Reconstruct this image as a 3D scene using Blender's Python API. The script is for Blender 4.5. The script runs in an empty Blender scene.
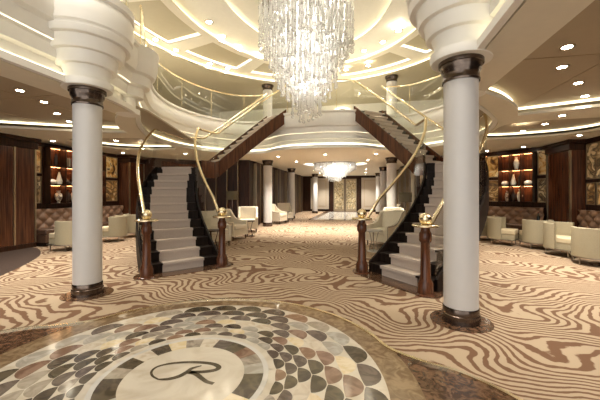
import bpy, bmesh, math, random
from math import sin, cos, pi, radians, sqrt, atan2
from mathutils import Vector, Matrix, noise
random.seed(7)
SC = bpy.context.scene
COL = SC.collection
F, HZ, HC, TH = 309.0, 194.0, 1.40, radians(11.35)
AX = -1.33                     # the hall's axis of symmetry
H = 0.172                      # stair riser
DK = 23*H                      # upper deck floor height
CZ = 2.86                      # lower ceiling height
def at(px, py, z=0.0):
    d = (HC-z)*F/(py-HZ); xc = (px-300)/F*d
    return (-sin(TH)*d+cos(TH)*xc, cos(TH)*d+sin(TH)*xc)
def mir(p): return (2*AX-p[0],)+tuple(p[1:])

# ------------------------------------------------------------------ materials
def newmat(name):
    m = bpy.data.materials.new(name); m.use_nodes = True
    nt = m.node_tree; b = nt.nodes['Principled BSDF']
    return m, nt, b
def N(nt, t, **kw):
    n = nt.nodes.new(t)
    for k, v in kw.items(): setattr(n, k, v)
    return n
def ramp(nt, fac, stops, interp='LINEAR'):
    r = N(nt, 'ShaderNodeValToRGB'); r.color_ramp.interpolation = interp
    e = r.color_ramp.elements
    while len(e) < len(stops): e.new(0.5)
    for i, (p, c) in enumerate(stops): e[i].position = p; e[i].color = (*c, 1)
    nt.links.new(fac, r.inputs[0]); return r
def coords(nt, scale=(1,1,1), rot=(0,0,0)):
    t = N(nt, 'ShaderNodeTexCoord'); mp = N(nt, 'ShaderNodeMapping')
    mp.inputs['Scale'].default_value = scale; mp.inputs['Rotation'].default_value = rot
    nt.links.new(t.outputs['Object'], mp.inputs[0]); return mp.outputs[0]
def simple(name, col, rough=0.5, metal=0.0, var=0.06, nscale=8, bump=0.0, spec=0.5):
    m, nt, b = newmat(name)
    n = N(nt, 'ShaderNodeTexNoise'); n.inputs['Scale'].default_value = nscale; n.inputs['Detail'].default_value = 4
    nt.links.new(coords(nt), n.inputs['Vector'])
    r = ramp(nt, n.outputs[0], [(0.3, tuple(c*(1-var) for c in col)), (0.7, tuple(min(1,c*(1+var)) for c in col))])
    nt.links.new(r.outputs[0], b.inputs['Base Color'])
    b.inputs['Roughness'].default_value = rough; b.inputs['Metallic'].default_value = metal
    b.inputs['Specular IOR Level'].default_value = spec
    if bump:
        bp = N(nt, 'ShaderNodeBump'); bp.inputs['Strength'].default_value = bump
        nt.links.new(n.outputs[0], bp.inputs['Height']); nt.links.new(bp.outputs[0], b.inputs['Normal'])
    return m
def woodmat(name, dark, light, rough=0.3, scale=(14,14,0.7), spec=.4):
    m, nt, b = newmat(name)
    n = N(nt, 'ShaderNodeTexNoise'); n.inputs['Scale'].default_value = 2.2; n.inputs['Detail'].default_value = 6
    nt.links.new(coords(nt, scale), n.inputs['Vector'])
    r = ramp(nt, n.outputs[0], [(0.32, dark), (0.68, light)])
    nt.links.new(r.outputs[0], b.inputs['Base Color']); b.inputs['Roughness'].default_value = rough
    b.inputs['Specular IOR Level'].default_value = spec
    return m
def marblemat(name, base, vein, rough=0.14, scale=3, lo=.42, hi=.62):
    m, nt, b = newmat(name)
    n = N(nt, 'ShaderNodeTexNoise'); n.inputs['Scale'].default_value = scale; n.inputs['Detail'].default_value = 8
    n.inputs['Distortion'].default_value = 1.6
    nt.links.new(coords(nt), n.inputs['Vector'])
    r = ramp(nt, n.outputs[0], [(lo, base), (hi, vein)])
    nt.links.new(r.outputs[0], b.inputs['Base Color']); b.inputs['Roughness'].default_value = rough
    return m
def emis(name, col, st):
    m, nt, b = newmat(name)
    b.inputs['Base Color'].default_value = (*col, 1)
    b.inputs['Emission Color'].default_value = (*col, 1); b.inputs['Emission Strength'].default_value = st
    return m
def thin_glass(name, tint=(0.97,0.99,0.96), base=0.03, rough=0.02, edge=.32):
    m = bpy.data.materials.new(name); m.use_nodes = True; nt = m.node_tree; nt.nodes.clear()
    o = N(nt, 'ShaderNodeOutputMaterial'); mx = N(nt, 'ShaderNodeMixShader')
    t = N(nt, 'ShaderNodeBsdfTransparent'); t.inputs[0].default_value = (*tint, 1)
    g = N(nt, 'ShaderNodeBsdfGlossy'); g.inputs['Roughness'].default_value = rough
    lw = N(nt, 'ShaderNodeLayerWeight'); lw.inputs[0].default_value = .25
    ma = N(nt, 'ShaderNodeMath', operation='MULTIPLY_ADD'); ma.inputs[1].default_value = edge; ma.inputs[2].default_value = base
    nt.links.new(lw.outputs['Facing'], ma.inputs[0]); nt.links.new(ma.outputs[0], mx.inputs[0])
    nt.links.new(t.outputs[0], mx.inputs[1]); nt.links.new(g.outputs[0], mx.inputs[2]); nt.links.new(mx.outputs[0], o.inputs[0])
    return m
def crystal(name):
    m = bpy.data.materials.new(name); m.use_nodes = True; nt = m.node_tree; nt.nodes.clear()
    o = N(nt, 'ShaderNodeOutputMaterial'); a = N(nt, 'ShaderNodeMixShader'); b = N(nt, 'ShaderNodeMixShader')
    t = N(nt, 'ShaderNodeBsdfTransparent'); t.inputs[0].default_value = (1, 1, .98, 1)
    tr = N(nt, 'ShaderNodeBsdfTranslucent'); tr.inputs[0].default_value = (1, .99, .97, 1)
    g = N(nt, 'ShaderNodeBsdfGlossy'); g.inputs['Roughness'].default_value = .12
    lw = N(nt, 'ShaderNodeLayerWeight'); lw.inputs[0].default_value = .5
    a.inputs[0].default_value = .72
    nt.links.new(t.outputs[0], a.inputs[1]); nt.links.new(tr.outputs[0], a.inputs[2])
    nt.links.new(lw.outputs['Facing'], b.inputs[0]); nt.links.new(a.outputs[0], b.inputs[1]); nt.links.new(g.outputs[0], b.inputs[2])
    nt.links.new(b.outputs[0], o.inputs[0]); return m
def carpetmat():
    m, nt, b = newmat('zebra_carpet')
    L = nt.links
    tc = N(nt, 'ShaderNodeTexCoord')
    n1 = N(nt, 'ShaderNodeTexNoise'); n1.inputs['Scale'].default_value = 0.8; n1.inputs['Detail'].default_value = 1.2
    n2 = N(nt, 'ShaderNodeTexNoise'); n2.inputs['Scale'].default_value = 5.5; n2.inputs['Detail'].default_value = 2
    n3 = N(nt, 'ShaderNodeTexNoise'); n3.inputs['Scale'].default_value = 45; n3.inputs['Detail'].default_value = 2
    for n in (n1, n2, n3): L.new(tc.outputs['Object'], n.inputs['Vector'])
    sp = N(nt, 'ShaderNodeSeparateXYZ'); L.new(tc.outputs['Object'], sp.inputs[0])
    def mth(op, a, bb, c=None):
        q = N(nt, 'ShaderNodeMath', operation=op)
        for i, v in enumerate((a, bb, c)):
            if v is None: continue
            if isinstance(v, (int, float)): q.inputs[i].default_value = v
            else: L.new(v, q.inputs[i])
        return q.outputs[0]
    v = mth('MULTIPLY', sp.outputs[1], 44.0)
    v = mth('MULTIPLY_ADD', sp.outputs[0], 9.0, v)
    v = mth('MULTIPLY_ADD', n1.outputs[0], 150.0, v)
    v = mth('MULTIPLY_ADD', n2.outputs[0], 5.5, v)
    s = mth('SINE', v, None)
    s = mth('MULTIPLY_ADD', s, .5, .5)
    s = mth('MULTIPLY_ADD', n3.outputs[0], .25, s)
    r = ramp(nt, s, [(.40, (.17, .092, .052)), (.62, (.43, .33, .225))])
    L.new(r.outputs[0], b.inputs['Base Color']); b.inputs['Roughness'].default_value = .9
    b.inputs['Specular IOR Level'].default_value = .15
    bp = N(nt, 'ShaderNodeBump'); bp.inputs['Strength'].default_value = .25; bp.inputs['Distance'].default_value = .01
    L.new(n3.outputs[0], bp.inputs['Height']); L.new(bp.outputs[0], b.inputs['Normal'])
    return m
def artmat(name, seed, cols, sc=2.2):
    m, nt, b = newmat(name)
    n = N(nt, 'ShaderNodeTexNoise'); n.inputs['Scale'].default_value = sc; n.inputs['Detail'].default_value = 3
    n.inputs['Distortion'].default_value = 1.2
    t = N(nt, 'ShaderNodeTexCoord'); mp = N(nt, 'ShaderNodeMapping'); mp.inputs['Location'].default_value = (seed*3.1, seed*1.7, seed)
    nt.links.new(t.outputs['Object'], mp.inputs[0]); nt.links.new(mp.outputs[0], n.inputs['Vector'])
    k = len(cols); r = ramp(nt, n.outputs[0], [(.3+.4*i/(k-1), c) for i, c in enumerate(cols)])
    nt.links.new(r.outputs[0], b.inputs['Base Color']); b.inputs['Roughness'].default_value = .35
    return m
M = dict(
 plaster=simple('cream_plaster', (.87,.83,.73), .55, var=.02),
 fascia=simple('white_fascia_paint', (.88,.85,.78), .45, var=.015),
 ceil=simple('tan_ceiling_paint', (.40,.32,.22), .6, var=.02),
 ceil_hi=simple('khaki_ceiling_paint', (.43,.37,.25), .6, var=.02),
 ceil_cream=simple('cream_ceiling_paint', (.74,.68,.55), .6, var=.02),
 column=simple('column_lacquer', (.60,.575,.55), .38, var=.012),
 wood=woodmat('red_brown_veneer', (.038,.012,.006), (.135,.047,.02), .22),
 wood2=woodmat('dark_walnut_veneer', (.016,.007,.004), (.055,.022,.011), .35, spec=.2),
 black=woodmat('ebony_step', (.008,.005,.004), (.022,.013,.009), .5, spec=.12),
 brass=simple('polished_brass', (.86,.74,.50), .24, 1.0, var=.03),
 champagne=simple('satin_champagne_trim', (.42,.33,.22), .3, .9, var=.03),
 bronze=simple('antique_bronze', (.12,.09,.072), .22, .9, var=.35, nscale=14),
 carpet=carpetmat(),
 dkcarpet=simple('dark_brown_carpet', (.045,.024,.015), .9, var=.3, nscale=30),
 runner=simple('stair_runner_pile', (.50,.42,.36), .9, var=.06, nscale=60, bump=.2, spec=.1),
 granite=marblemat('brown_granite', (.055,.028,.016), (.16,.088,.05), .12, 14),
 tanstone=marblemat('tan_limestone_band', (.17,.11,.06), (.29,.205,.12), .1, 9),
 cream=marblemat('cream_marble', (.62,.56,.46), (.52,.45,.35), .12, 3),
 white=marblemat('white_marble', (.62,.59,.54), (.50,.48,.44), .12, 3),
 leather=simple('brown_tufted_leather', (.27,.16,.10), .38, var=.12),
 leatherseat=simple('dark_brown_leather', (.085,.045,.028), .38, var=.12),
 tub=simple('taupe_upholstery', (.37,.32,.215), .75, var=.04, nscale=50, spec=.2),
 tubseat=simple('pale_taupe_cushion', (.60,.51,.34), .8, var=.04, nscale=50, spec=.2),
 ivory=simple('ivory_upholstery', (.76,.68,.54), .6, var=.03, nscale=30),
 silver=simple('pewter_nailhead_trim', (.30,.26,.21), .3, .9),
 fabricpanel=simple('woven_wall_fabric', (.50,.43,.34), .85, var=.12, nscale=60),
 shade=simple('olive_lamp_shade', (.12,.10,.06), .8),
 glass=thin_glass('balustrade_glass'),
 doorglass=thin_glass('door_glass', (.9,.85,.75), .18, .06),
 mirror=simple('mirror_sheet', (.30,.26,.19), .12, 1.0, var=.01),
 crystal=crystal('lit_crystal'),
 chrome=simple('chandelier_chrome', (.35,.31,.27), .2, 1.0),
 led=emis('cove_led', (1,.90,.60), 1.4),
 led2=emis('fascia_led', (1,.92,.68), 1.3),
 lamp=emis('downlight_lens', (1,.90,.70), 30.0),
 bulb=emis('chandelier_bulb', (1,.96,.90), 10.0),
 warm=emis('shelf_light', (1,.40,.13), 9.0),
 porcelain=simple('white_porcelain', (.80,.74,.62), .25, var=.04),
 painted=artmat('painted_porcelain', 3.3, [(.8,.74,.62),(.78,.72,.6),(.10,.07,.06),(.75,.7,.6)], 14),
 darkvase=simple('dark_glazed_clay', (.05,.03,.025), .25),
 book1=simple('cream_book_cloth', (.62,.55,.42), .7), book2=simple('dark_book_cloth', (.07,.05,.045), .7),
 book3=simple('red_book_cloth', (.30,.07,.04), .7),
 bottle=simple('black_bottle_glass', (.012,.014,.01), .1),
)
M['painted_glow'] = artmat('painted_glow_glass', 2.0, [(.03,.02,.012),(.55,.40,.2),(.85,.75,.5),(.10,.07,.04),(.8,.68,.4)], 6)  # warm room glow and reflections painted into the door pane colour
stone_cols = [((.06,.048,.03),(.11,.085,.055)), ((.30,.25,.19),(.40,.35,.28)), ((.22,.13,.08),(.34,.22,.15)), ((.50,.42,.32),(.62,.55,.44)),
              ((.085,.062,.05),(.15,.115,.095)), ((.38,.33,.27),(.22,.18,.14)), ((.62,.50,.30),(.72,.62,.45)), ((.055,.042,.032),(.11,.085,.06)), ((.33,.30,.25),(.45,.42,.36)), ((.27,.17,.12),(.16,.09,.06))]
STONES = [marblemat('inlay_marble_%s' % w, a, b, .12, 7) for w, (a, b) in zip(('olive','grey','russet','sand','umber','brecciated','honey','espresso','smoke','rosewood'), stone_cols)]

# ------------------------------------------------------------------ mesh helpers
class MB:
    def __init__(s): s.v = []; s.f = []; s.m = []
    def poly(s, pts, mi=0):
        i = len(s.v); s.v += [tuple(p) for p in pts]; s.f.append(list(range(i, i+len(pts)))); s.m.append(mi); return s
    def grid(s, rows, closed=False, mi=0, cap=False):
        i = len(s.v); n = len(rows[0])
        for r in rows: s.v += [tuple(p) for p in r]
        for a in range(len(rows)-1):
            for b in range(n if closed else n-1):
                c = (b+1) % n
                s.f.append([i+a*n+b, i+a*n+c, i+(a+1)*n+c, i+(a+1)*n+b]); s.m.append(mi)
        if cap:
            s.f.append([i+b for b in range(n)][::-1]); s.m.append(mi)
            s.f.append([i+(len(rows)-1)*n+b for b in range(n)]); s.m.append(mi)
        return s
    def box(s, x0, x1, y0, y1, z0, z1, mi=0, mat=None):
        P = [Vector((x,y,z)) for z in (z0,z1) for (x,y) in ((x0,y0),(x1,y0),(x1,y1),(x0,y1))]
        if mat: P = [mat @ p for p in P]
        i = len(s.v); s.v += [tuple(p) for p in P]
        for f in ((3,2,1,0),(4,5,6,7),(0,1,5,4),(1,2,6,5),(2,3,7,6),(3,0,4,7)):
            s.f.append([i+k for k in f]); s.m.append(mi)
        return s
    def prism(s, pts, z0, z1, mi=0):
        n = len(pts)
        zb = z0 if hasattr(z0, '__len__') else [z0]*n
        zt = z1 if hasattr(z1, '__len__') else [z1]*n
        return s.grid([[(p[0],p[1],zb[i]) for i, p in enumerate(pts)], [(p[0],p[1],zt[i]) for i, p in enumerate(pts)]], True, mi, True)
    def lathe(s, prof, cx=0, cy=0, n=32, mi=0, a0=0, a1=2*pi, cap=True):
        full = abs(a1-a0-2*pi) < 1e-6
        k = n if full else n+1
        rows = [[(cx+r*cos(a0+(a1-a0)*j/n), cy+r*sin(a0+(a1-a0)*j/n), z) for j in range(k)] for r, z in prof]
        return s.grid(rows, full, mi, cap and full)
    def tube(s, path, r, n=8, mi=0, cap=True):
        path = [Vector(p) for p in path]; rows = []
        for i, p in enumerate(path):
            t = (path[min(i+1,len(path)-1)]-path[max(i-1,0)]).normalized()
            u = t.cross(Vector((0,0,1)))
            if u.length < 1e-3: u = t.cross(Vector((0,1,0)))
            u.normalize(); w = u.cross(t)
            rr = r[i] if hasattr(r, '__len__') else r
            rows.append([p+rr*(cos(2*pi*j/n)*u+sin(2*pi*j/n)*w) for j in range(n)])
        return s.grid(rows, True, mi, cap)
    def ball(s, c, r, n=12, mi=0, sz=1):
        k = max(4, n//2)
        return s.lathe([(max(r*sin(pi*i/k), r*.001), c[2]-r*sz*cos(pi*i/k)) for i in range(k+1)], c[0], c[1], n, mi)
    def build(s, name, mat, parent=None, smooth=True, bevel=0, loc=None, rz=0):
        me = bpy.data.meshes.new(name); me.from_pydata(s.v, [], s.f)
        for m in (mat if isinstance(mat, (list, tuple)) else [mat]): me.materials.append(m)
        me.polygons.foreach_set('material_index', s.m)
        bm = bmesh.new(); bm.from_mesh(me); bmesh.ops.recalc_face_normals(bm, faces=bm.faces); bm.to_mesh(me); bm.free()
        if smooth:
            me.polygons.foreach_set('use_smooth', [True]*len(me.polygons)); me.set_sharp_from_angle(angle=radians(38))
        me.update()
        o = bpy.data.objects.new(name, me); COL.objects.link(o)
        if parent is not None: o.parent = parent
        if loc is not None: o.location = loc
        o.rotation_euler.z = rz
        if bevel:
            b = o.modifiers.new('edge', 'BEVEL'); b.width = bevel; b.segments = 2; b.limit_method = 'ANGLE'; b.angle_limit = radians(50)
        return o
def tag(o, label=None, cat=None, group=None, kind=None):
    if label: o['label'] = label
    if cat: o['category'] = cat
    if group: o['group'] = group
    if kind: o['kind'] = kind
    return o
def thing(name, label, cat, loc=(0,0,0), rz=0, group=None):
    o = bpy.data.objects.new(name, None); COL.objects.link(o); o.location = loc; o.rotation_euler.z = rz; o.empty_display_size = .2
    return tag(o, label, cat, group)
def struct(o, label=None): return tag(o, label, kind='structure')
def copy_tree(o, loc=None, rz=None, label=None, parent=None):
    c = o.copy(); COL.objects.link(c)
    if parent is not None: c.parent = parent
    if loc is not None: c.location = loc
    if rz is not None: c.rotation_euler.z = rz
    if label: c['label'] = label
    for ch in list(o.children): copy_tree(ch, parent=c)
    return c
def fill2d(name, loops, z0, z1, mat, parent=None):
    cu = bpy.data.curves.new(name, 'CURVE'); cu.dimensions = '2D'; cu.fill_mode = 'BOTH'
    for L in loops:
        sp = cu.splines.new('POLY'); sp.points.add(len(L)-1)
        for i, p in enumerate(L): sp.points[i].co = (p[0], p[1], 0, 1)
        sp.use_cyclic_u = True
    cu.extrude = (z1-z0)/2
    to = bpy.data.objects.new(name+'_tmp', cu); COL.objects.link(to)
    bpy.context.view_layer.update()
    me = bpy.data.meshes.new_from_object(to.evaluated_get(bpy.context.evaluated_depsgraph_get()))
    bpy.data.objects.remove(to); bpy.data.curves.remove(cu)
    me.materials.clear(); me.materials.append(mat)
    for v in me.vertices: v.co.z += (z0+z1)/2
    me.name = name
    o = bpy.data.objects.new(name, me); COL.objects.link(o)
    if parent is not None: o.parent = parent
    return o
def spline(pts, k=8, closed=False):
    out = []; n = len(pts); P = [Vector((*p[:2], 0)) for p in pts]
    g = lambda i: P[i % n] if closed else P[max(0, min(n-1, i))]
    for i in range(n if closed else n-1):
        a, b, c, d = g(i-1), g(i), g(i+1), g(i+2)
        for j in range(k):
            t = j/k
            q = .5*((2*b)+(-a+c)*t+(2*a-5*b+4*c-d)*t*t+(-a+3*b-3*c+d)*t**3)
            out.append((q.x, q.y))
    if not closed: out.append((P[-1].x, P[-1].y))
    return out
def normals2(path, closed=False):
    n = len(path); out = []
    for i in range(n):
        a = path[(i-1) % n if closed else max(0, i-1)]; b = path[(i+1) % n if closed else min(n-1, i+1)]
        dx, dy = b[0]-a[0], b[1]-a[1]; l = math.hypot(dx, dy) or 1
        out.append((dy/l, -dx/l))       # right-hand normal
    return out
def offs(path, d, closed=False):
    return [(p[0]+n[0]*d, p[1]+n[1]*d) for p, n in zip(path, normals2(path, closed))]
def oval(rx, ry, cx=AX, cy=7.4, n=96): return [(cx+rx*cos(2*pi*i/n), cy+ry*sin(2*pi*i/n)) for i in range(n)]

# ------------------------------------------------------------------ floor
XL, XR, YB, YF = -11.0, 9.0, -4.0, 25.0
MC = (AX, 2.14)
half = [(AX, 2.14+1.76)] + [(AX+1.76*sin(radians(a)), 2.14+1.76*cos(radians(a))) for a in (15,30,42,54,64)] + [(.50,2.74),(.78,2.62),(1.06,2.35),(1.3,1.9),(1.42,1.2),(1.45,0.2),(1.45,-4)]
edge = spline(half, 6)
stone_edge = [mir(p) for p in edge[::-1]][:-1] + edge        # left near -> top -> right near
carpet_loop = [(XL,YB)] + stone_edge + [(XR,YB),(XR,YF),(XL,YF)]
dk = [(-7.6,YB)]
lounge_edge = spline([(-4.3,YB),(-5.0,1.0),(-5.6,3.2),(-6.2,4.4),(-6.9,5.4),(-7.5,6.0),(-8.3,6.5),(-9.5,6.8),(XL,6.9)], 6)
struct(fill2d('floor', [carpet_loop], -.06, 0, M['carpet']), 'tan and brown zebra-wave patterned carpet')
struct(fill2d('floor', [[(XL,YB)]+lounge_edge], .000, .004, M['dkcarpet']), 'dark brown carpet beside the left wood pillar')
struct(fill2d('floor', [stone_edge], -.06, -.001, M['granite']), 'dark polished brown stone around the medallion')
MB().grid([[(*p, .001) for p in stone_edge], [(*p, .012) for p in stone_edge], [(*p, .012) for p in offs(stone_edge, .03)], [(*p, 0) for p in offs(stone_edge, .03)]]).build('trim_1', M['brass'])
struct(bpy.data.objects['trim_1'], 'thin brass strip between carpet and stone')

md = thing('floor_medallion', 'large round inlaid marble medallion of fish-scale tiles with a script R', 'floor medallion', (MC[0], MC[1], 0))
def ring(mb, r0, r1, z, n=96, mi=0, a0=0, a1=2*pi):
    mb.grid([[(r*cos(a0+(a1-a0)*j/n), r*sin(a0+(a1-a0)*j/n), z) for j in range(n+1)] for r in (r0, r1)], mi=mi)
m = MB(); m.lathe([(1.50,-.0005),(1.76,-.0005),(1.76,.0012),(1.50,.0012),(1.50,-.0005)], n=96, cap=False); m.build('border_band', M['tanstone'], md, smooth=False)
m = MB(); m.lathe([(.001,.0),(1.52,.0),(1.52,.0016),(.001,.0016)], n=96, cap=False); m.build('cream_ground', M['cream'], md, smooth=False)
NS = 28; w = 2*pi/NS; R = .70; rows = []
for k in range(7): rows.append(R); R *= 1.117
z = .0022
m = MB(); rnd = random.Random(4)
for k in range(6, -1, -1):
    R = rows[k]; r = R*w/2*1.02
    if k == 6: r = min(r, 1.53-R)
    for j in range(NS):
        a = w*(j+.5*(k % 2)); ca, sa = cos(a), sin(a)
        def P(u, v, zz): return (ca*(R+u)-sa*v, sa*(R+u)+ca*v, zz)
        m.poly([P(r*cos(t), r*sin(t), z) for t in [2*pi*i/20 for i in range(20)]], 0)
        mi = 1+rnd.choice([0,0,7,7,4,4,1,2,3,5,6,8,8,9])
        arc = [P(r*.97*cos(t)*1.0, r*.97*sin(t), z+.0004) for t in [-pi/2+pi*i/12 for i in range(13)]]
        arc += [P(-r*.10*cos(t), r*.97*sin(t), z+.0004) for t in [pi/2-pi*i/8 for i in range(1, 8)]]
        m.poly(arc, mi)
    z += .0008
m.build('fish_scale_inlay', [M['cream']]+STONES, md, smooth=False)
m = MB(); m.lathe([(.001,0),(.64,0),(.64,z+.0006),(.001,z+.0006)], n=96, cap=False); m.build('white_ring', M['white'], md, smooth=False); z += .0012
m = MB(); order = [0,9,3,7,1,8,0,5,3,7,5,4,6,0]
for j in range(24): ring(m, .44, .60, z, 6, order[(j*5) % 14], 2*pi*j/24, 2*pi*(j+1)/24)
m.build('block_ring', STONES, md, smooth=False); z += .0006
m = MB(); m.lathe([(.45,z-.001),(.45,z),(.001,z)], n=96, cap=False); m.build('centre_disc', M['cream'], md, smooth=False); z += .001
def ribbon(mb, pts, wds, z):
    rows = [[], []]; nn = normals2(pts)
    for p, n_, wd in zip(pts, nn, wds):
        rows[0].append((p[0]-n_[0]*wd/2-MC[0], p[1]-n_[1]*wd/2-MC[1], z)); rows[1].append((p[0]+n_[0]*wd/2-MC[0], p[1]+n_[1]*wd/2-MC[1], z))
    mb.grid(rows)
def zp(q): return at(120+q[0]/3.333, 310+q[1]/3.333)
s1 = spline([zp(q) for q in [(128,236),(108,224),(106,208),(128,192),(180,181),(245,178),(305,183),(329,194),(318,204),(282,210),(240,211),(222,211),(250,216),(272,232),(290,244),(312,250)]], 6)
s2 = spline([zp(q) for q in [(272,190),(240,199),(222,212),(196,226),(160,235),(128,236)]], 6)
m = MB(); L1 = len(s1); ribbon(m, s1, [.016+.026*sin(pi*i/L1)**2+.016*(i > L1*.72) for i in range(L1)], z); L1 = len(s2)
ribbon(m, s2, [.014+.03*sin(pi*i/L1) for i in range(L1)], z+.0003)
m.build('script_monogram', STONES[0], md, smooth=False)

# rear inset floor panel
t = thing('floor_inlay', 'pale marble rectangle with dark border set in the rear corridor carpet', 'floor inlay', (AX,20.6,0))
MB().box(-1.55,1.55,-4.0,4.0,0,.004).build('dark_border', M['granite'], t)
m = MB()
for i in range(3):
    for j in range(6): m.box(-1.2+.8*i+.02, -.4+.8*i-.02, -3.6+1.2*j+.02, -2.4+1.2*j-.02, .004, .007)
m.build('marble_slabs', M['white'], t)

# ------------------------------------------------------------------ atrium opening outline
lh = [(-3.88,-4),(-3.88,0),(-3.88,3.0),(-3.9,3.9),(-4.0,4.6),(-4.25,5.15),(-4.8,5.9),(-5.35,6.9),(-5.58,7.9),(-5.5,8.9),(-5.15,9.8),(-4.6,10.45),(-3.95,10.75),(-3.35,10.62),(-2.85,10.15),(-2.3,9.86),(AX,9.72)]
lp = spline(lh, 7)
opening = lp + [mir(p) for p in lp[::-1]][1:]                 # left near -> rear -> right near (open toward the viewer)
hole = opening[:]
SX0, SX1 = XL, XR
outer = [(XR,-4),(XR,YF),(XL,YF),(XL,-4)]
slab_loop = hole + outer
# trays in the lower side ceilings
def mloop(L): return [mir(p) for p in L]
trayR1 = [(1.72,-3.5),(1.72,4.9)] + spline([(1.78,4.95),(2.2,5.35),(2.6,5.9),(2.85,6.45)],5) + [(4.1,5.95),(6.5,4.6),(6.5,-3.5)]
trayR2 = spline([(3.1,7.1),(4.6,6.9),(5.3,7.1),(5.25,8.3),(4.6,8.9),(3.3,9.1),(3.0,8.0)],4,True)
rear_ov = oval(1.6,1.5,AX,15.4,48)
struct(fill2d('ceiling', [slab_loop, trayR1, mloop(trayR1), trayR2, mloop(trayR2), rear_ov], CZ, CZ+.05, M['ceil_cream']), 'cream soffit around the atrium')
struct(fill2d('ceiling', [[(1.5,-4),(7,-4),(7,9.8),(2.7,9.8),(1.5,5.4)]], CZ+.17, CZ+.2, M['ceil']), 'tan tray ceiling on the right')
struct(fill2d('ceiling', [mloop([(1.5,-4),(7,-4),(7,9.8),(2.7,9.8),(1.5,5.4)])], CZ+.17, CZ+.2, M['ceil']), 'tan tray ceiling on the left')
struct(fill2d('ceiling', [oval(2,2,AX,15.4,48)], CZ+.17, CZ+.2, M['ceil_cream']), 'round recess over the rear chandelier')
TR = 0
def cove(path, z0, z1, matl, closed=True, off=.05, label=None):
    global TR
    o = MB().grid([[(*p, z0) for p in path], [(*p, z1) for p in path]], closed).build('trim_2', matl); struct(o, label); return o
def outset(L, d):
    cx = sum(p[0] for p in L)/len(L); cy = sum(p[1] for p in L)/len(L)
    a = offs(L, d, True); b = offs(L, -d, True)
    fa = sum(math.hypot(p[0]-cx, p[1]-cy) for p in a); fb = sum(math.hypot(p[0]-cx, p[1]-cy) for p in b)
    return a if fa > fb else b
for L, lb in ((trayR1,'cove light of the right ceiling tray'),(mloop(trayR1),'cove light of the left ceiling tray'),(trayR2,'cove light of the right rear tray'),(mloop(trayR2),'cove light of the left rear tray'),(rear_ov,'cove light around the rear chandelier')):
    cove(outset(L,.07), CZ+.12, CZ+.165, M['led'], label=lb)
# seams in tan panels
m = MB()
for x, y0, y1 in ((2.9,-3,6.3),(4.4,-3,5.7)):
    for mm in (lambda q: q, lambda q: 2*AX-q): m.box(min(mm(x),mm(x+.012)), max(mm(x),mm(x+.012)), y0, y1, CZ+.165, CZ+.171)
for y in (.6,2.4,4.2):
    for mm in (lambda q: q, lambda q: 2*AX-q): m.box(min(mm(1.75),mm(6.4)), max(mm(1.75),mm(6.4)), y, y+.012, CZ+.165, CZ+.171)
struct(m.build('trim_3', M['champagne']), 'fine seams between the tan ceiling panels')
# upper deck floor slab
struct(fill2d('floor', [offs(opening,-.12)+outer], DK-.12, DK-.02, M['ceil_cream']), 'upper deck floor')
# fascia: tiered profile  (offset into the opening, z)
prof = [(.02,CZ),(.09,CZ),(.09,CZ+.085),(.05,CZ+.10),(-.12,CZ+.10),(-.12,CZ+.30),(-.02,CZ+.31),(-.01,CZ+.47),(.08,CZ+.50),(.10,CZ+.66),(.17,CZ+.69),(.21,CZ+.80),(.22,CZ+1.0),(.20,CZ+1.06),(.25,CZ+1.09),(.25,CZ+1.14),(-.15,CZ+1.14)]
nn = normals2(opening)
def prof_rows(path, nn, pr): return [[(p[0]+n[0]*o, p[1]+n[1]*o, z) for p, n in zip(path, nn)] for o, z in pr]
struct(MB().grid(prof_rows(opening, nn, prof)).build('trim_4', M['fascia']), 'white tiered fascia around the atrium opening')
struct(MB().grid(prof_rows(opening, nn, [(-.10,CZ+.115),(-.10,CZ+.17)])).build('trim_5', M['led2']), 'cove light in the atrium fascia')
struct(MB().grid(prof_rows(opening, nn, [(-.015,CZ+.485),(.06,CZ+.49)])).build('trim_6', M['led2']), 'second cove light in the atrium fascia')

# ------------------------------------------------------------------ columns
COLS = [(-3.77,3.66,'near left'),(1.07,3.70,'near right')]
def column(x, y, h, r, label, disc=True, z=0, name='column'):
    t = thing(name, label, 'column', (x,y,z))
    h -= .006
    MB().lathe([(r,.14),(r,h-.2)], n=40).build('shaft', M['column'], t)
    MB().lathe([(r*.9,h-.23),(r*1.08,h-.23),(r*1.10,h-.21),(r*1.05,h-.195),(r*1.06,h-.13),(r*1.16,h-.10),(r*1.19,h-.06),(r*1.21,h-.045),(r*1.30,h-.04),(r*1.30,h),(r*.5,h)], n=40).build('capital', M['bronze'], t)
    MB().lathe([(r*.9,.0),(r*1.10,.0),(r*1.10,.09),(r*1.05,.10),(r*1.05,.16),(r*1.02,.17),(r*.9,.17)], n=40).build('base_ring', M['bronze'], t)
    if disc: MB().lathe([(r*1.0,0),(r*1.8,.0),(r*1.8,.006),(r*1.0,.006)], n=48).build('floor_disc', M['granite'], t)
    return t
for (x, y, w_) in COLS: column(x, y, CZ, .175, 'tall smooth grey-white column at the %s with bronze capital under the tiered balcony' % w_)
ord3 = ['nearest','middle','farthest']
for side, pxs in (('left', (267.7,291.5,315)), ('right', (391.6,383.5,378.6))):
    for i, (px, y) in enumerate(zip(pxs, (12.9,17.2,22.2))):
        q = (px-300)/F; x = (q*cos(TH)*y - sin(TH)*y)/(cos(TH)+q*sin(TH))
        column(x, y, CZ, .19, 'cream corridor column, %s of the three on the %s of the rear corridor' % (ord3[i], side), False)
        if i == 0: column(x, y, 6.12-DK+.02, .20, 'upper deck column above the corridor on the %s, behind the glass railing' % side, False, DK-.02)
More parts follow.
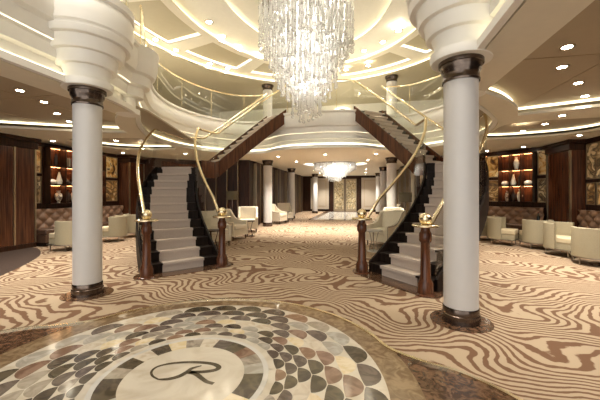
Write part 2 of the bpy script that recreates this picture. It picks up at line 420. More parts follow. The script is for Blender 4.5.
# pulpits over near columns
for (x, y, w_) in COLS:
    q_ = [(.2,-.006),(.345,-.006),(.36,.03),(.36,.085),(.31,.10),(.30,.12),(.31,.20),(.34,.26),(.40,.265),(.41,.28),(.42,.38),(.435,.42),(.495,.425),(.505,.44),(.52,.54),(.535,.58),(.60,.585),(.61,.60),(.625,.665),(.60,.68),(.60,.70),(.635,.72),(.655,.84),(.65,.96),(.625,1.01),(.61,1.03),(.66,1.05),(.66,1.14),(.1,1.14)]
    pr = [(a*.88, CZ+b) for a, b in q_]
    struct(MB().lathe(pr, x, y, 64).build('trim_7', M['fascia']), 'white inverted tiered drum over the %s column' % w_)
for s in (1,-1):   # second, smaller drum behind each
    x, y = (-4.22, 4.95) if s > 0 else mir((-4.22, 4.95))
    pr = [(.001,CZ-.006),(.20,CZ-.006),(.20,CZ+.09),(.12,CZ+.10),(.14,CZ+.29),(.25,CZ+.31),(.26,CZ+.47),(.36,CZ+.5),(.38,CZ+.66),(.45,CZ+.69),(.5,CZ+.85),(.5,CZ+1.03),(.52,CZ+1.07),(.52,CZ+1.139),(.1,CZ+1.139)]
    struct(MB().lathe(pr, x, y, 48).build('trim_8', M['fascia']), 'smaller tiered drum behind the %s column' % ('near left' if s > 0 else 'near right'))

# ------------------------------------------------------------------ upper ceiling
UZ = 6.12
A, B, C = (2.2,3.4), (3.4,4.4), (5.3,5.8)
big = [(XL-1,-4),(XR+1,-4),(XR+1,21),(XL-1,21)]
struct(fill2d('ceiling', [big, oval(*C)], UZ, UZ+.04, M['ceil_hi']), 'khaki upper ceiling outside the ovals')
def sector(a0, a1, g=0):
    n = max(4, int((a1-a0)/4)); f = lambda k, a: (AX+(B[0]+(C[0]-B[0])*k)*cos(radians(a)), 7.4+(B[1]+(C[1]-B[1])*k)*sin(radians(a)))
    return [f(.14-g, a0-8*g+(a1-a0+16*g)*i/n) for i in range(n+1)]+[f(.88+g, a1+8*g-(a1-a0+16*g)*i/n) for i in range(n+1)]
SECT = [(52,84),(96,128),(134,157),(163,186),(192,222),(-6,17),(23,46),(-42,-12)]
struct(fill2d('ceiling', [oval(C[0]+.25,C[1]+.25), oval(*B)]+[sector(*q) for q in SECT], UZ+.16, UZ+.2, M['ceil_cream']), 'cream oval band of the upper ceiling with radial ribs')
for q in SECT:
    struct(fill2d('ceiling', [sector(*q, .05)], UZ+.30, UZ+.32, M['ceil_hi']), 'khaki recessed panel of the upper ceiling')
    cove(sector(*q, .03), UZ+.26, UZ+.30, M['led'], label='cove light of a recessed upper ceiling panel')
struct(fill2d('ceiling', [oval(B[0]+.2,B[1]+.2), oval(*A)], UZ+.32, UZ+.36, M['plaster']), 'cream oval band of the upper ceiling')
struct(fill2d('ceiling', [oval(A[0]+.2,A[1]+.2)], UZ+.5, UZ+.54, M['plaster']), 'innermost cream oval of the upper ceiling')
for (rx, ry), z0, lb in ((C,UZ+.06,'outer'),(B,UZ+.22,'middle'),(A,UZ+.39,'inner')):
    cove(oval(rx+.09,ry+.09), z0+.03, z0+.085, M['led'], label='%s oval cove light of the upper ceiling' % lb)
# upper deck back wall etc.
struct(MB().box(-8,6,16.5,16.6,DK-.1,UZ).build('wall_upper_rear', M['plaster']), 'cream rear wall of the upper deck')
struct(MB().box(XL-.1,XL,-4,21,DK-.1,UZ).build('wall_upper_left', M['ceil_cream']), 'left wall of the upper deck')
struct(MB().box(XR,XR+.1,-4,21,DK-.1,UZ).build('wall_upper_right', M['ceil_cream']), 'right wall of the upper deck')
ar = thing('lit_archway', 'glowing arched opening at the back of the upper deck behind the bridge railing', 'archway', (-1.05,16.38,DK-.02))
arch = [(-.75,0,0)]+[(.75*cos(radians(a))*1.0, 0, 1.25+.75*sin(radians(a))) for a in range(180,-1,-10)]+[(.75,0,0)]
MB().tube(arch, .05, 8).build('light_frame', M['led2'], ar)
MB().poly([(a, .03, c) for a, b, c in arch]).build('mirror_panel', M['mirror'], ar)
MB().box(-.02,.02,-.03,.03,0,2.0).build('mullion', M['brass'], ar)
for i, (x, w_) in enumerate(((-3.1,'left'),(1.3,'right'))):
    t = thing('dark_doorway', 'dark doorway in the upper rear wall, %s of the lit arch' % w_, 'doorway', (x,16.44,DK-.02))
    MB().box(-.45,.45,0,.05,0,1.75).build('opening', M['wood2'], t); MB().box(-.52,-.45,-.03,.05,0,1.82).box(.45,.52,-.03,.05,0,1.82).box(-.45,.45,-.03,.05,1.75,1.82).build('frame', M['plaster'], t)

# ------------------------------------------------------------------ railings of the upper deck
rail_loops = [('glass_railing','brass-topped glass railing on the left curved balcony',0,lp), ('glass_railing','brass-topped glass railing on the right curved balcony',1,lp)]
def deck_rail(path, label, step=1.2):
    t = thing('glass_railing', label, 'railing', (path[0][0],path[0][1],DK+.045))
    o = Vector((path[0][0], path[0][1], DK+.045)); pa = [Vector((*p, DK+.045))-o for p in path]
    MB().tube([p+Vector((0,0,.95)) for p in pa], .022, 8).build('handrail', M['brass'], t)
    acc = 0; seg = [pa[0]]
    for a, b in zip(pa, pa[1:]):
        acc += (b-a).length; seg.append(b)
        if acc > step or b is pa[-1]:
            MB().grid([[p+Vector((0,0,.0)) for p in seg],[p+Vector((0,0,.93)) for p in seg]]).build('glass_panel', M['glass'], t)
            MB().tube([seg[0],seg[0]+Vector((0,0,.94))], .010, 6).build('post', M['brass'], t)
            acc = 0; seg = [b]
    return t
lp_in = offs(lp, .12)
i0 = min(range(len(lp)), key=lambda i: abs(lp[i][1]-5.1) + 10*(lp[i][0] < -4.6)); i1 = min(range(len(lp)), key=lambda i: math.hypot(lp[i][0]+3.45, lp[i][1]-10.66))
deck_rail(lp_in[i0:i1+1], 'brass-topped glass railing along the left curved balcony')
deck_rail([mir(p) for p in lp_in[i0:i1+1]], 'brass-topped glass railing along the right curved balcony')
br = [(-2.42,9.95)]+[p for p in lp_in if p[0] > -2.36]
br = br+[mir(p) for p in br[::-1]][1:]
deck_rail(br, 'brass-topped glass railing on the bulging bridge between the two stairs', .8)
for (x, y, w_) in COLS:
    arcp = [(x+.50*cos(radians(a)), y+.50*sin(radians(a))) for a in (range(-80,81,10) if x < AX else range(260,99,-10))]
    deck_rail(arcp, 'curved glass railing on top of the tiered drum over the %s column' % w_, .6)

# ------------------------------------------------------------------ staircases
def bez(P, t):
    a, b, c, d = [Vector(p) for p in P]; u = 1-t
    return a*u**3+3*b*u*u*t+3*c*u*t*t+d*t**3, (3*((b-a)*u*u+2*(c-b)*u*t+(d-c)*t*t)).normalized()
def staircase(s, label):
    fl = (lambda p: tuple(p)) if s > 0 else (lambda p: mir(p))
    t = thing('curved_staircase', label, 'staircase', (0,0,0))
    # left-hand original; inner = right-hand side of travel
    LOW = [(-3.09,5.06),(-3.80,5.66),(-4.56,6.25),(-4.57,7.22)]
    UP = [(-4.36,8.40),(-3.86,8.98),(-3.36,9.50),(-2.86,10.12)]
    def low(u):
        p, d = bez(LOW, u); wd = 1.34+(1.06-1.34)*min(1, u*1.3); n = Vector((d.y,-d.x))
        return (p+n*wd/2, p-n*wd/2, p, n)
    def up(u):
        p, d = bez(UP, u); n = Vector((d.y,-d.x)); return (p+n*.53, p-n*.53, p, n)
    NL, NU = 12, 11
    u0 = .07
    tl = [u0+(1-u0)*k/NL for k in range(NL+1)]; tu = [k/NU for k in range(NU+1)]
    for fn, ts, n, zb in ((low, tl, NL, 0), (up, tu, NU, NL*H)):
        cnt = n-1
        for k in range(cnt):
            a, b = fn(ts[k]), fn(ts[k+1]); zt = zb+(k+1)*H; lf = .40 if fn is low else H+.15; zl = [max(0.0, zt-lf)]*2+[max(0.0, zt-lf+H)]*2
            pts = [fl(a[0]), fl(a[1]), fl(b[1]), fl(b[0])]
            m = MB(); m.prism(pts, zl, [zt-.03]*4)
            dn = (a[2]-b[2]).normalized()*.025
            m.prism([fl(a[0]+dn), fl(a[1]+dn), fl(b[1]), fl(b[0])], zt-.03, zt)
            m.build('step', M['black'], t)
    ZL = NL*H
    # landing: from last lower riser to first upper riser
    a = low(tl[NL-1]); b = low(1); c = up(0)
    land = [a[0], b[0], Vector((-3.96,7.6)), c[0], c[1], Vector((-5.1,8.15)), b[1], a[1]]
    land = [fl(p) for p in land]
    MB().prism(land, ZL-.2, ZL).build('landing', M['black'], t)
    # top landing piece
    a = up(tu[NU-1]); b = up(1)
    MB().prism([fl(a[0]), fl(a[1]), fl(b[1]), fl(b[0])], [DK-H-.15]*2+[DK-.15]*2, DK-.001).build('step', M['black'], t)
    # carpet runner
    ctr = []   # (point, normal, z)
    for fn, ts, n, zb in ((low, tl, NL, 0), (up, tu, NU, NL*H)):
        for k in range(n):
            q = fn(ts[k]); dd = Vector((-q[3].y, q[3].x))
            z0, z1 = zb+k*H, zb+(k+1)*H
            ctr.append((q[2]-dd*.012, q[3], z0)); ctr.append((q[2]-dd*.012, q[3], z1-.035)); ctr.append((q[2]-dd*.055, q[3], z1-.030)); ctr.append((q[2]-dd*.055, q[3], z1+.014))
        if fn is low:
            q = fn(1); ctr.append((q[2], q[3], ZL+.012)); ctr.append((Vector((-4.52,7.85)), Vector((.97,-.22)), ZL+.012))
    q = up(1); ctr.append((q[2], q[3], DK+.012))
    hw = .37
    rows = [[], [], [], []]
    for p, n, z in ctr:
        a, b = p+n*hw, p-n*hw
        rows[0].append((*fl(a), z)); rows[1].append((*fl(b), z))
    for i, (p, n, z) in enumerate(ctr):
        a, b = p-n*hw, p+n*hw
        dd = Vector((-n.y, n.x))*.01
        rows[2].append((*fl(a+dd), z-.011)); rows[3].append((*fl(b+dd), z-.011))
    m = MB(); m.grid([rows[0], rows[1], rows[2], rows[3], rows[0]]); m.build('carpet_runner', M['runner'], t, smooth=False)
    # stringers, glass, handrail for both sides
    for side, nm in ((0,'inner'),(1,'outer')):
        line = []
        for i in range(0, 25):
            u = u0+(1-u0)*i/24; q = low(u); line.append((q[side], H+(NL-1)*H*min(1, (i/24)*NL/(NL-1)), 'l'))
        nl = len(line)
        corner = Vector((-3.96,7.75)) if side == 0 else Vector((-5.1,8.15))
        line.append((corner, ZL, 'm'))
        ku = len(line)
        for i in range(0, 21):
            q = up(i/20); line.append((q[side], min(DK, ZL+H*.4+(NU-.4)*H*i/20), 'u'))
        off = .02
        def band(idx, lo, hi, th, matn, name):
            pts = [(fl(line[i][0]), line[i][1]) for i in idx]
            nn = normals2([p for p, z in pts]); sg = (1 if side == 0 else -1)*s
            A_ = [(p[0]+n[0]*sg*off, p[1]+n[1]*sg*off) for (p, z), n in zip(pts, nn)]
            B_ = [(p[0]+n[0]*sg*(off+th), p[1]+n[1]*sg*(off+th)) for (p, z), n in zip(pts, nn)]
            zz = [z for p, z in pts]
            lo_ = [max(0, z+lo) for z in zz]
            if th > .02:
                MB().grid([[(*a, l) for a, l in zip(A_, lo_)], [(*b, l) for b, l in zip(B_, lo_)], [(*b, z+hi) for b, z in zip(B_, zz)], [(*a, z+hi) for a, z in zip(A_, zz)], [(*a, l) for a, l in zip(A_, lo_)]]).build(name, M[matn], t)
            else:
                MB().grid([[(*b, z+lo) for b, z in zip(A_, zz)], [(*b, z+hi) for b, z in zip(A_, zz)]]).build(name, M[matn], t)
        band(range(0, nl), -.42, .02, .035, 'black', 'lower_stringer')
        band(range(nl-1, len(line)), -.24, .20, .035, 'wood', 'upper_stringer')
        # glass panels: lower flight 3, landing 1, upper flight 3
        for a, b in ((0,8),(8,16),(16,nl-1)): band(range(a, b+1), .02, .96, .01, 'glass', 'glass_panel')
        band(range(nl-1, ku+1), .20, .96, .01, 'glass', 'glass_panel')
        for a, b in ((ku,ku+7),(ku+7,ku+14),(ku+14,ku+20)): band(range(a, b+1), .20, .96, .01, 'glass', 'glass_panel')
        # handrail
        pts = [(fl(p), z) for p, z, k in line]; nn = normals2([p for p, z in pts]); sg = (1 if side == 0 else -1)*s
        rp = [(p[0]+n[0]*sg*off, p[1]+n[1]*sg*off, z+.98) for (p, z), n in zip(pts, nn)]
        q0 = low(0); nw = fl(q0[side]); dvec = Vector(nw)
        dv = (Vector(rp[3][:2])-Vector(nw)).normalized()
        path = [(nw[0]+dv.x*.135, nw[1]+dv.y*.135, .985)] + rp[2:]
        MB().tube(path, .029, 10).build('handrail', M['brass'], t)
        # newel
        nx, ny = nw
        np_ = MB(); r = .066
        np_.lathe([(.14,0),(.14,.015),(.105,.03),(.105,.16),(.088,.20),(.072,.24),(.064,.55),(.060,.72),(.078,.745),(.085,.76),(.085,.85),(.07,.875),(.060,.90),(.060,.945)], nx, ny, 16)
        nb = np_.build('newel_post', M['wood'], t)
        MB().lathe([(.03,.945),(.168,.945),(.178,.955),(.178,.968),(.168,.978),(.03,.978)], nx, ny, 40).build('brass_plate', M['brass'], nb)
        MB().ball((nx, ny, 1.055), .085, 28).build('brass_ball', M['brass'], nb)
    return t
st = staircase(1, 'left curved staircase with pale runner, glass sides and brass handrails')
st2 = staircase(-1, 'right curved staircase with pale runner, partly behind the near right column')
# dark plinths in the carpet under the stair feet
for s, w_ in ((1,'left'),(-1,'right')):
    L = [(-3.62,4.40),(-3.30,4.62),(-2.62,5.40),(-2.50,5.75),(-2.75,5.85),(-3.4,5.35),(-3.8,4.75)]
    if s < 0: L = [mir(p) for p in L]
    struct(fill2d('trim_10', [spline(L, 4, True)], 0, .012, M['granite']), 'dark stone strip under the foot of the %s staircase' % w_)

# ------------------------------------------------------------------ walls
def wallseg(name, p, q, z0=0, z1=CZ+.2, mat='wood2', th=.12, label=None):
    d = Vector(q)-Vector(p); L = d.length
    o = MB().box(0, L, 0, th, z0, z1).build(name, M[mat], loc=(p[0],p[1],0), rz=atan2(d.y, d.x)); struct(o, label); return o
# left lounge: back wall x=-8.9 (faces +x)
wallseg('wall_left', (-8.9,6.3), (-8.9,10.3), label='dark wood back wall of the left lounge bay')
wallseg('wall_left', (-8.55,10.7), (-7.0,12.4), label='dark wood wall behind the left staircase')
wallseg('wall_left', (-7.0,12.4), (-4.75,12.6), label='dark wood wall under the left landing')
wallseg('wall_left', (-4.75,12.6), (-4.75,25), label='left wall of the rear corridor')
wallseg('wall_left', (-9.0,-4), (-9.0,5.6), label='left wall near the viewer')
wallseg('wall_right', (5.85,9.75), (5.85,-4), label='dark wood back wall of the right lounge bay')
wallseg('wall_right', (3.9,12.5), (5.75,10.5), label='dark wood wall of the far right bay')
wallseg('wall_right', (2.09,12.8), (4.0,12.5), label='wood wall behind the right staircase')
wallseg('wall_right', (2.09,25), (2.09,12.7), label='right wall of the rear corridor')
wallseg('wall_rear', (2.2,25), (-4.9,25), th=-.12, mat='wood2', label='end wall of the rear corridor')
def pillar(name, x0, x1, y0, y1, label, trims):
    o = MB().box(x0,x1,y0,y1,0,CZ).build(name, M['wood']); struct(o, label)
    e = .05
    struct(MB().box(x0-e,x1+e,y0-e,y1+e,CZ-.28,CZ-.10).box(x0-2*e,x1+2*e,y0-2*e,y1+2*e,CZ-.10,CZ-.001).build('trim_11', M['wood2'], bevel=.015), 'dark crown of the '+label)
    struct(MB().box(x0-.02,x1+.02,y0-.02,y1+.02,.0,.12).build('trim_12', M['wood2']), 'plinth of the '+label)
    m = MB()
    for (x, y) in trims: m.box(x-.022,x+.022,y-.022,y+.022,.12,CZ-.28)
    struct(m.build('trim_13', M['champagne']), 'thin metal edge strips of the '+label)
pillar('wall_left_pillar', -9.3,-8.5,5.0,6.65,'left wood pillar near the frame edge', ((-8.5,6.15),(-8.5,6.65)))
pillar('wall_left_pillar', -9.3,-8.45,10.0,10.75,'left wood pillar beside the staircase', ((-8.45,10.0),(-8.45,10.75)))
pillar('wall_right_pillar', 5.5,6.4,9.6,10.65,'right wood pillar between the lounge bays', ((5.5,9.6),(5.5,10.65)))
pillar('wall_right_pillar', 5.5,6.4,5.0,5.9,'right wood pillar beyond the frame', ((5.5,5.0),(5.5,5.9)))
# corridor pilasters and trims
for s, w_ in ((1,'left'),(-1,'right')):
    for i, y in enumerate((13.1,14.6,16.6,18.8,21.0,23.2)):
        x0 = -4.75; xs = sorted((x0, x0+.14)) if s > 0 else sorted((2*AX-x0, 2*AX-x0-.14))
        xs2 = sorted((x0, x0+.16)) if s > 0 else sorted((2*AX-x0, 2*AX-x0-.16))
        struct(MB().box(xs[0],xs[1],y,y+.5,0,CZ-.05).build('trim_14', M['wood2']), 'wood pilaster on the %s corridor wall' % w_)
        struct(MB().box(xs2[0],xs2[1],y-.04,y,0,CZ-.1).box(xs2[0],xs2[1],y+.5,y+.54,0,CZ-.1).build('trim_15', M['champagne']), 'metal strips beside a %s corridor pilaster' % w_)
m = MB()
for x in (-6.7,-6.2,-5.7,-5.2): m.box(x,x+.03,12.36,12.46,0,CZ)
struct(m.build('trim_16', M['champagne']), 'metal strips on the wood wall under the left landing')
m = MB()
for i in range(9):
    x = 2.2+.2*i; m.box(x,x+.08,12.42-.02*0,12.62,0.1,CZ)
struct(m.build('trim_17', M['fabricpanel']), 'pale vertical battens on the wall behind the right staircase')
# end wall panels and door
for s, (a, b) in (('left',(-4.1,-2.62)),('right',(-.05,1.45))):
    t = thing('fabric_wall_panel', 'cream fabric panel with thin frame on the corridor end wall, %s of the glass doors' % s, 'wall panel', ((a+b)/2,24.88,0))
    h = (b-a)/2
    MB().box(-h,h,-.01,.0,.18,2.68).build('panel', M['fabricpanel'], t)
    MB().box(-h+.22,h-.22,-.02,-.01,.4,.43).box(-h+.22,h-.22,-.02,-.01,2.45,2.48).box(-h+.22,-h+.25,-.02,-.01,.4,2.48).box(h-.25,h-.22,-.02,-.01,.4,2.48).build('inner_frame', M['champagne'], t)
t = thing('door_1', 'pair of brass-framed glass doors at the end of the corridor', 'door', (AX,24.84,0)); t['kind'] = 'structure'
MB().box(-1.15,-.93,-.08,.02,0,2.72).box(.93,1.15,-.08,.02,0,2.72).box(-1.15,1.15,-.08,.02,2.6,2.78).build('door_frame', M['wood2'], t)
for k in (-1,1):
    c = k*.47
    lf = MB().box(c-.43,c-.35,-.05,0,0.02,2.6).box(c+.35,c+.43,-.05,0,0.02,2.6).box(c-.35,c+.35,-.05,0,.02,.22).box(c-.35,c+.35,-.05,0,2.48,2.6).build('door_leaf', M['champagne'], t)
    MB().box(c-.35,c+.35,-.03,-.02,.22,2.48).build('pane', M['painted_glow'], lf)
    MB().tube([(c-k*.3,-.08,.9),(c-k*.3,-.08,1.4)], .02, 8).build('handle', M['brass'], lf)
    m = MB()
    for i in range(3): m.tube([(c-.33+.22*i, -.04, .25),(c-.11+.22*i,-.04,1.35),(c-.33+.22*i,-.04,2.45)], .012, 6)
    m.build('lattice', M['brass'], lf)

# ------------------------------------------------------------------ chandeliers
def chandelier(x, y, ztop, R, ends, nrod, label, rr=.014, hang=None, drop=0, seed=1):
    t = thing('crystal_chandelier', label, 'chandelier', (x,y,ztop)); rnd = random.Random(seed)
    MB().lathe([(.1,0),(R*1.04,0),(R*1.04,-.07),(R*.99,-.09),(R*.99,-.03),(.1,-.03)], n=56).build('canopy_ring', M['chrome'], t)
    if hang: MB().tube([(0,0,0),(0,0,hang)], .05, 10).build('stem', M['chrome'], t)
    # lamps
    for k_ in range(3 if drop > 1 else 1):
        l = bpy.data.lights.new('chandelier_lamp', 'POINT'); l.energy = 26 if drop > 1 else 22; l.color = (1,.95,.86); l.shadow_soft_size = .12
        o = bpy.data.objects.new('chandelier_lamp', l); COL.objects.link(o); o.location = (x, y, ztop-(.3+.5*k_ if drop > 1 else .3))
    nb = 30
    for i in range(nb):
        a = 2.4*i; f = (i+.5)/nb; q = R*(.72-.50*f)
        MB().ball((q*cos(a), q*sin(a), -.14-f*(2.35 if drop > 1 else .55)), .05 if drop > 1 else .03, 8).build('bulb', M['bulb'], t)
    spots = []
    rings = 9
    for k in range(rings):
        r = R*(k+.7)/(rings-.3+.2); n = max(4, int(nrod*(r/R)/(rings*.55)))
        for j in range(n): spots.append((r*(1+rnd.uniform(-.03,.03)), 2*pi*(j+.5*(k % 2))/n+rnd.uniform(-.03,.03)))
    def zend(r):
        f = r/R
        for (a, za), (b, zb) in zip(ends, ends[1:]):
            if f <= b: return za if f < (a+b)/2 and False else za+(zb-za)*(f-a)/(b-a)
        return ends[-1][1]
    spots.sort(key=lambda q: sin(q[1])*q[0])        # those toward the viewer first
    rest = MB(); cnt = 0
    for r, a in spots:
        ze = zend(r)*(1+rnd.uniform(-.10,.04)); px, py = r*cos(a), r*sin(a)
        mb = MB() if cnt < 98 else rest
        mb.tube([(px,py,-.05),(px,py,ze)], rr, 6)
        zz = ze; st_ = .26 if drop > 1 else .16
        while zz < -.1:
            mb.ball((px,py,zz), rr*(2.5 if zz == ze else 2.0), 8); zz += st_*rnd.uniform(.7,1.5)
        if cnt < 98: mb.build('crystal_rod', M['crystal'], t)
        cnt += 1
    o = rest.build('crystal_rod_curtain', M['crystal'], t); o['kind'] = 'stuff'
    return t
chandelier(AX, 7.4, 6.30, 1.15, [(0,-3.05),(.36,-2.95),(.40,-2.55),(.62,-2.35),(.66,-2.0),(.82,-1.80),(.86,-1.55),(1.05,-1.35)], 330, 'huge tiered crystal chandelier hanging in the middle of the atrium', .017, .3, 2.0)
chandelier(AX, 15.4, 2.98, 1.05, [(0,-.98),(.3,-.92),(.34,-.78),(.6,-.68),(.64,-.52),(1.05,-.34)], 300, 'smaller crystal chandelier low over the rear corridor', .012, .05, .4, 2)

# ------------------------------------------------------------------ downlights
DL = thing('downlight', '', 'downlight')
MB().lathe([(.050,-.004),(.075,-.006),(.080,0),(.050,0)], n=20, cap=False).build('trim_ring', M['champagne'], DL)
MB().lathe([(.001,-.003),(.052,-.003),(.052,0)], n=20, cap=False).build('lens', M['lamp'], DL)
words = ['first','second','third','fourth','fifth','sixth','seventh','eighth']
first = [True]
def spot(x, y, z, e=60, ang=100, col=(1,.93,.82)):
    l = bpy.data.lights.new('downlight_beam', 'SPOT'); l.energy = e; l.spot_size = radians(ang); l.spot_blend = .8; l.color = col; l.shadow_soft_size = .05
    o = bpy.data.objects.new('downlight_beam', l); COL.objects.link(o); o.location = (x,y,z-.02); return o
def dlrow(pts, z, desc, e=0, sc=1.0, ang=110):
    g = 'downlights: '+desc
    for i, (x, y) in enumerate(pts):
        lb = '%s nearest downlight %s' % (words[i], desc)
        if first[0]: o = DL; first[0] = False; o.location = (x,y,z); o['label'] = lb
        else: o = copy_tree(DL, (x,y,z), None, lb)
        o['group'] = g; o.scale = (sc if z < 5 else 1.6,)*3
        if e: spot(x, y, z, e, ang)
def dlpx(pp, z, k=1.0):
    k = .93 if z > 5 else 1
    return [(AX+(x-AX)*k, 7.4+(y-7.4)*k) for x, y in (at(px, py, z) for px, py in pp)]
ZT = CZ+.17
dlrow(dlpx([(567,47),(562,67),(578,83),(585,96)][::1], ZT), ZT, 'in the tan ceiling tray at the right', 55)
dlrow(dlpx([(562,115.5),(545,124),(523,131)], CZ), CZ, 'in the cream soffit over the right lounge', 90)
dlrow(dlpx([(20,90.5),(44,102),(57,113.5),(69,121.5)], ZT), ZT, 'in the tan ceiling tray at the left', 70)
dlrow([(-6.6,7.3),(-6.9,8.7),(-6.3,10.2)], CZ, 'in the cream soffit over the left lounge', 90)
dlrow(dlpx([(203,24),(218,39),(235,49),(255,57)], UZ+.32), UZ+.32, 'in the cream oval band left of the big chandelier', 60)
dlrow(dlpx([(387,45),(367,54)], UZ+.32), UZ+.32, 'in the cream oval band right of the big chandelier', 60)
dlrow(dlpx([(147,42),(169,53),(200,74),(224,72),(232,80),(240,86),(247,92)][:2], UZ+.16), UZ+.16, 'in the khaki oval band at the left', 60)
dlrow(dlpx([(205,67),(224,72),(232,80),(240,86)], UZ+.16), UZ+.16, 'in the khaki oval band left of the upper column', 40)
dlrow(dlpx([(404,33),(422,73)], UZ+.16), UZ+.16, 'in the khaki oval band beside the right drum', 40)
dlrow(dlpx([(371,69),(348,73)], UZ+.16), UZ+.16, 'in the khaki oval band right of the chandelier tip', 40)
dlrow([(-8.35,7.0),(-8.35,8.2),(-8.35,9.55)], CZ, 'added close to the left lounge wall to brighten its pictures', 22, 1, 80)  # fixtures and beams added so the pictures get more light
dlrow([(5.3,8.9),(4.9,10.75),(4.15,11.5)], CZ, 'added close to the right lounge wall to brighten its pictures', 22, 1, 80)  # likewise an added row, brightening the right wall's pictures
dlrow([(-3.2,11.6),(-1.33,11.4),(.5,11.6)], CZ, 'in the cream ceiling just behind the bridge', 260)
dlrow([(-2.9,13.6),(-2.9,18.6),(-2.9,21.4),(-2.9,23.6)], CZ, 'along the left half of the corridor ceiling', 240)
dlrow([(.25,13.6),(.25,18.6),(.25,21.4),(.25,23.6)], CZ, 'along the right half of the corridor ceiling', 240)

def area(loc, sx, sy, e, rot=(0,0,0), col=(1,.94,.82)):
    l = bpy.data.lights.new('fill_or_shelf_glow', 'AREA'); l.shape = 'RECTANGLE'; l.size = sx; l.size_y = sy; l.energy = e; l.color = col  # used for the added deck fills and for the shelf lighting
    o = bpy.data.objects.new('fill_or_shelf_glow', l); COL.objects.link(o); o.location = loc; o.rotation_euler = rot; return o
# ------------------------------------------------------------------ lounge furniture
def tubchair():
    t = thing('tub_chair', '', 'armchair')
    # front = -y ; horseshoe shell
    W, D, T = .33, .36, .055
    def outl(off):
        pts = [(-(W-off), -.02)]
        for a in range(180, -1, -12): pts.append(((W-off)*cos(radians(a)), .02+(D-off)*sin(radians(a))))
        pts.append((W-off, -.02)); return pts
    o_, i_ = outl(0), outl(T)
    m = MB(); z0, z1 = .17, .74
    m.grid([[(*p, z0) for p in o_], [(*p, z1) for p in o_], [(*p, z1) for p in i_], [(*p, z0) for p in i_], [(*p, z0) for p in o_]])
    for k in (0, -1): m.poly([(*o_[k], z0), (*o_[k], z1), (*i_[k], z1), (*i_[k], z0)])
    m.build('curved_back', M['tub'], t, bevel=.012)
    seat = [(-(W-T-.005), -.33)]+[((W-T-.005)*cos(radians(a)), .02+(D-T-.005)*sin(radians(a))) for a in range(180,-1,-12)]+[(W-T-.005, -.33)]
    MB().prism(seat, .30, .43).build('seat_cushion', M['tubseat'], t, bevel=.025)
    MB().prism([(x*.98, y*.98) for x, y in seat], .17, .30).build('seat_base', M['tub'], t)
    fr = [(-.325,-.32)]+list(o_)+[(.325,-.32)]
    MB().prism(fr, .145, .17).build('base_frame', M['silver'], t)
    for (x, y) in ((-.27,-.26),(.27,-.26),(-.24,.22),(.24,.22)):
        MB().tube([(x,y,.146),(x,y,0)], [.014,.010], 8).build('leg', M['silver'], t)
    return t
TUB = tubchair()
def P2(px, py): return at(px, py)
tubs = [((3.95,6.85),-.25,'taupe tub chair at the right frame edge, its rounded back to the viewer'),
        ((4.10,8.92),pi*.0+.45,'taupe tub chair with back turned, second from the right edge beside the dark bottle table'),
        ((4.28,8.25),-1.45,'taupe tub chair side-on with open seat, just left of the frame-edge chair'),
        ((3.45,10.1),.6,'taupe tub chair beside the right staircase, its back toward the stairs'),
        ((3.72,9.35),-1.5,'taupe tub chair with open pale seat near the right staircase'),
        ((-6.55,6.35),.55,'taupe tub chair left of the near left column, facing the left banquette'),
        ((-6.1,8.0),1.4,'taupe tub chair just right of the near left column, seat side-on'),
        ((-5.7,8.75),-.1,'taupe tub chair beside the left staircase newel, its back to the viewer')]
def put(proto, lst, group):
    for i, (p, rz, lb) in enumerate(lst):
        o = proto if i == 0 else copy_tree(proto, label=lb)
        o.location = (p[0], p[1], 0.004 if (p[0] < -6.3 and False) else 0); o.rotation_euler.z = rz; o['label'] = lb; o['group'] = group
# rz: front is -y; back toward viewer means front faces +y -> rz = pi
tubs = [((4.52,7.2), pi-.35, tubs[0][2]), ((4.45,9.08), pi, tubs[1][2]), ((4.52,8.12), .5, tubs[2][2]), ((3.66,10.5), pi-.3, tubs[3][2]), ((3.86,9.6), 1.0, tubs[4][2]),
        ((-7.25,6.5), -1.7, tubs[5][2]), ((-7.30,7.95), -1.1, tubs[6][2]), ((-7.35,8.95), pi-.1, tubs[7][2])]
put(TUB, tubs, 'taupe tub chairs in the lounges')

def banquette(p, q, label, zt=.98):
    d = Vector(q)-Vector(p); L = d.length
    t = thing('tufted_banquette', label, 'banquette', (p[0],p[1],0), atan2(d.y, d.x))     # local -y faces the room
    MB().box(0,L,-.62,-.02,.10,.30).build('seat_base', M['leatherseat'], t)
    MB().box(0.01,L-.01,-.56,-.04,0,.10).build('plinth', M['black'], t)
    MB().box(0,L,-.64,-.14,.30,.45).build('seat', M['leatherseat'], t, bevel=.03)
    nx, nz = int(L/.03), 18; rows = []
    for i in range(nz+1):
        r = []
        for j in range(nx+1):
            u, v = L*j/nx, .45+(zt-.45)*i/nz
            a = (u/.17+v/.15)*pi/1; b = (u/.17-v/.15)*pi/1
            puff = abs(sin(a/2))**.5*abs(sin(b/2))**.5
            r.append((u, -.12-.075*puff+.03*(i/nz)*0, v))
        rows.append(r)
    rows.append([(L*j/nx, -.015, zt) for j in range(nx+1)])
    m = MB(); m.grid(rows); bk = m.build('tufted_back', M['leather'], t)
    m = MB()
    k = 0
    for ir in range(0, 5):
        for j in range(int(L/.17)+1):
            u = .17*j+(.085 if ir % 2 else 0)*1; v = .45+.075*2*ir*.5+.0
            if 0 < u < L and v < zt: m.ball((u,-.125,v+.0), .010, 6)
    m.build('buttons', M['leatherseat'], bk)
    return t
# local -y must face the room: for left wall (room at +x) travel direction +y gives -y -> +x
banquette((-8.87,6.72), (-8.87,9.95), 'brown tufted leather banquette under the left shelves')
banquette((5.82,9.55), (5.82,6.0), 'brown tufted leather banquette at the right frame edge under a row of pictures')
banquette((3.98,12.32), (5.5,10.72), 'brown tufted leather banquette under the right shelves')

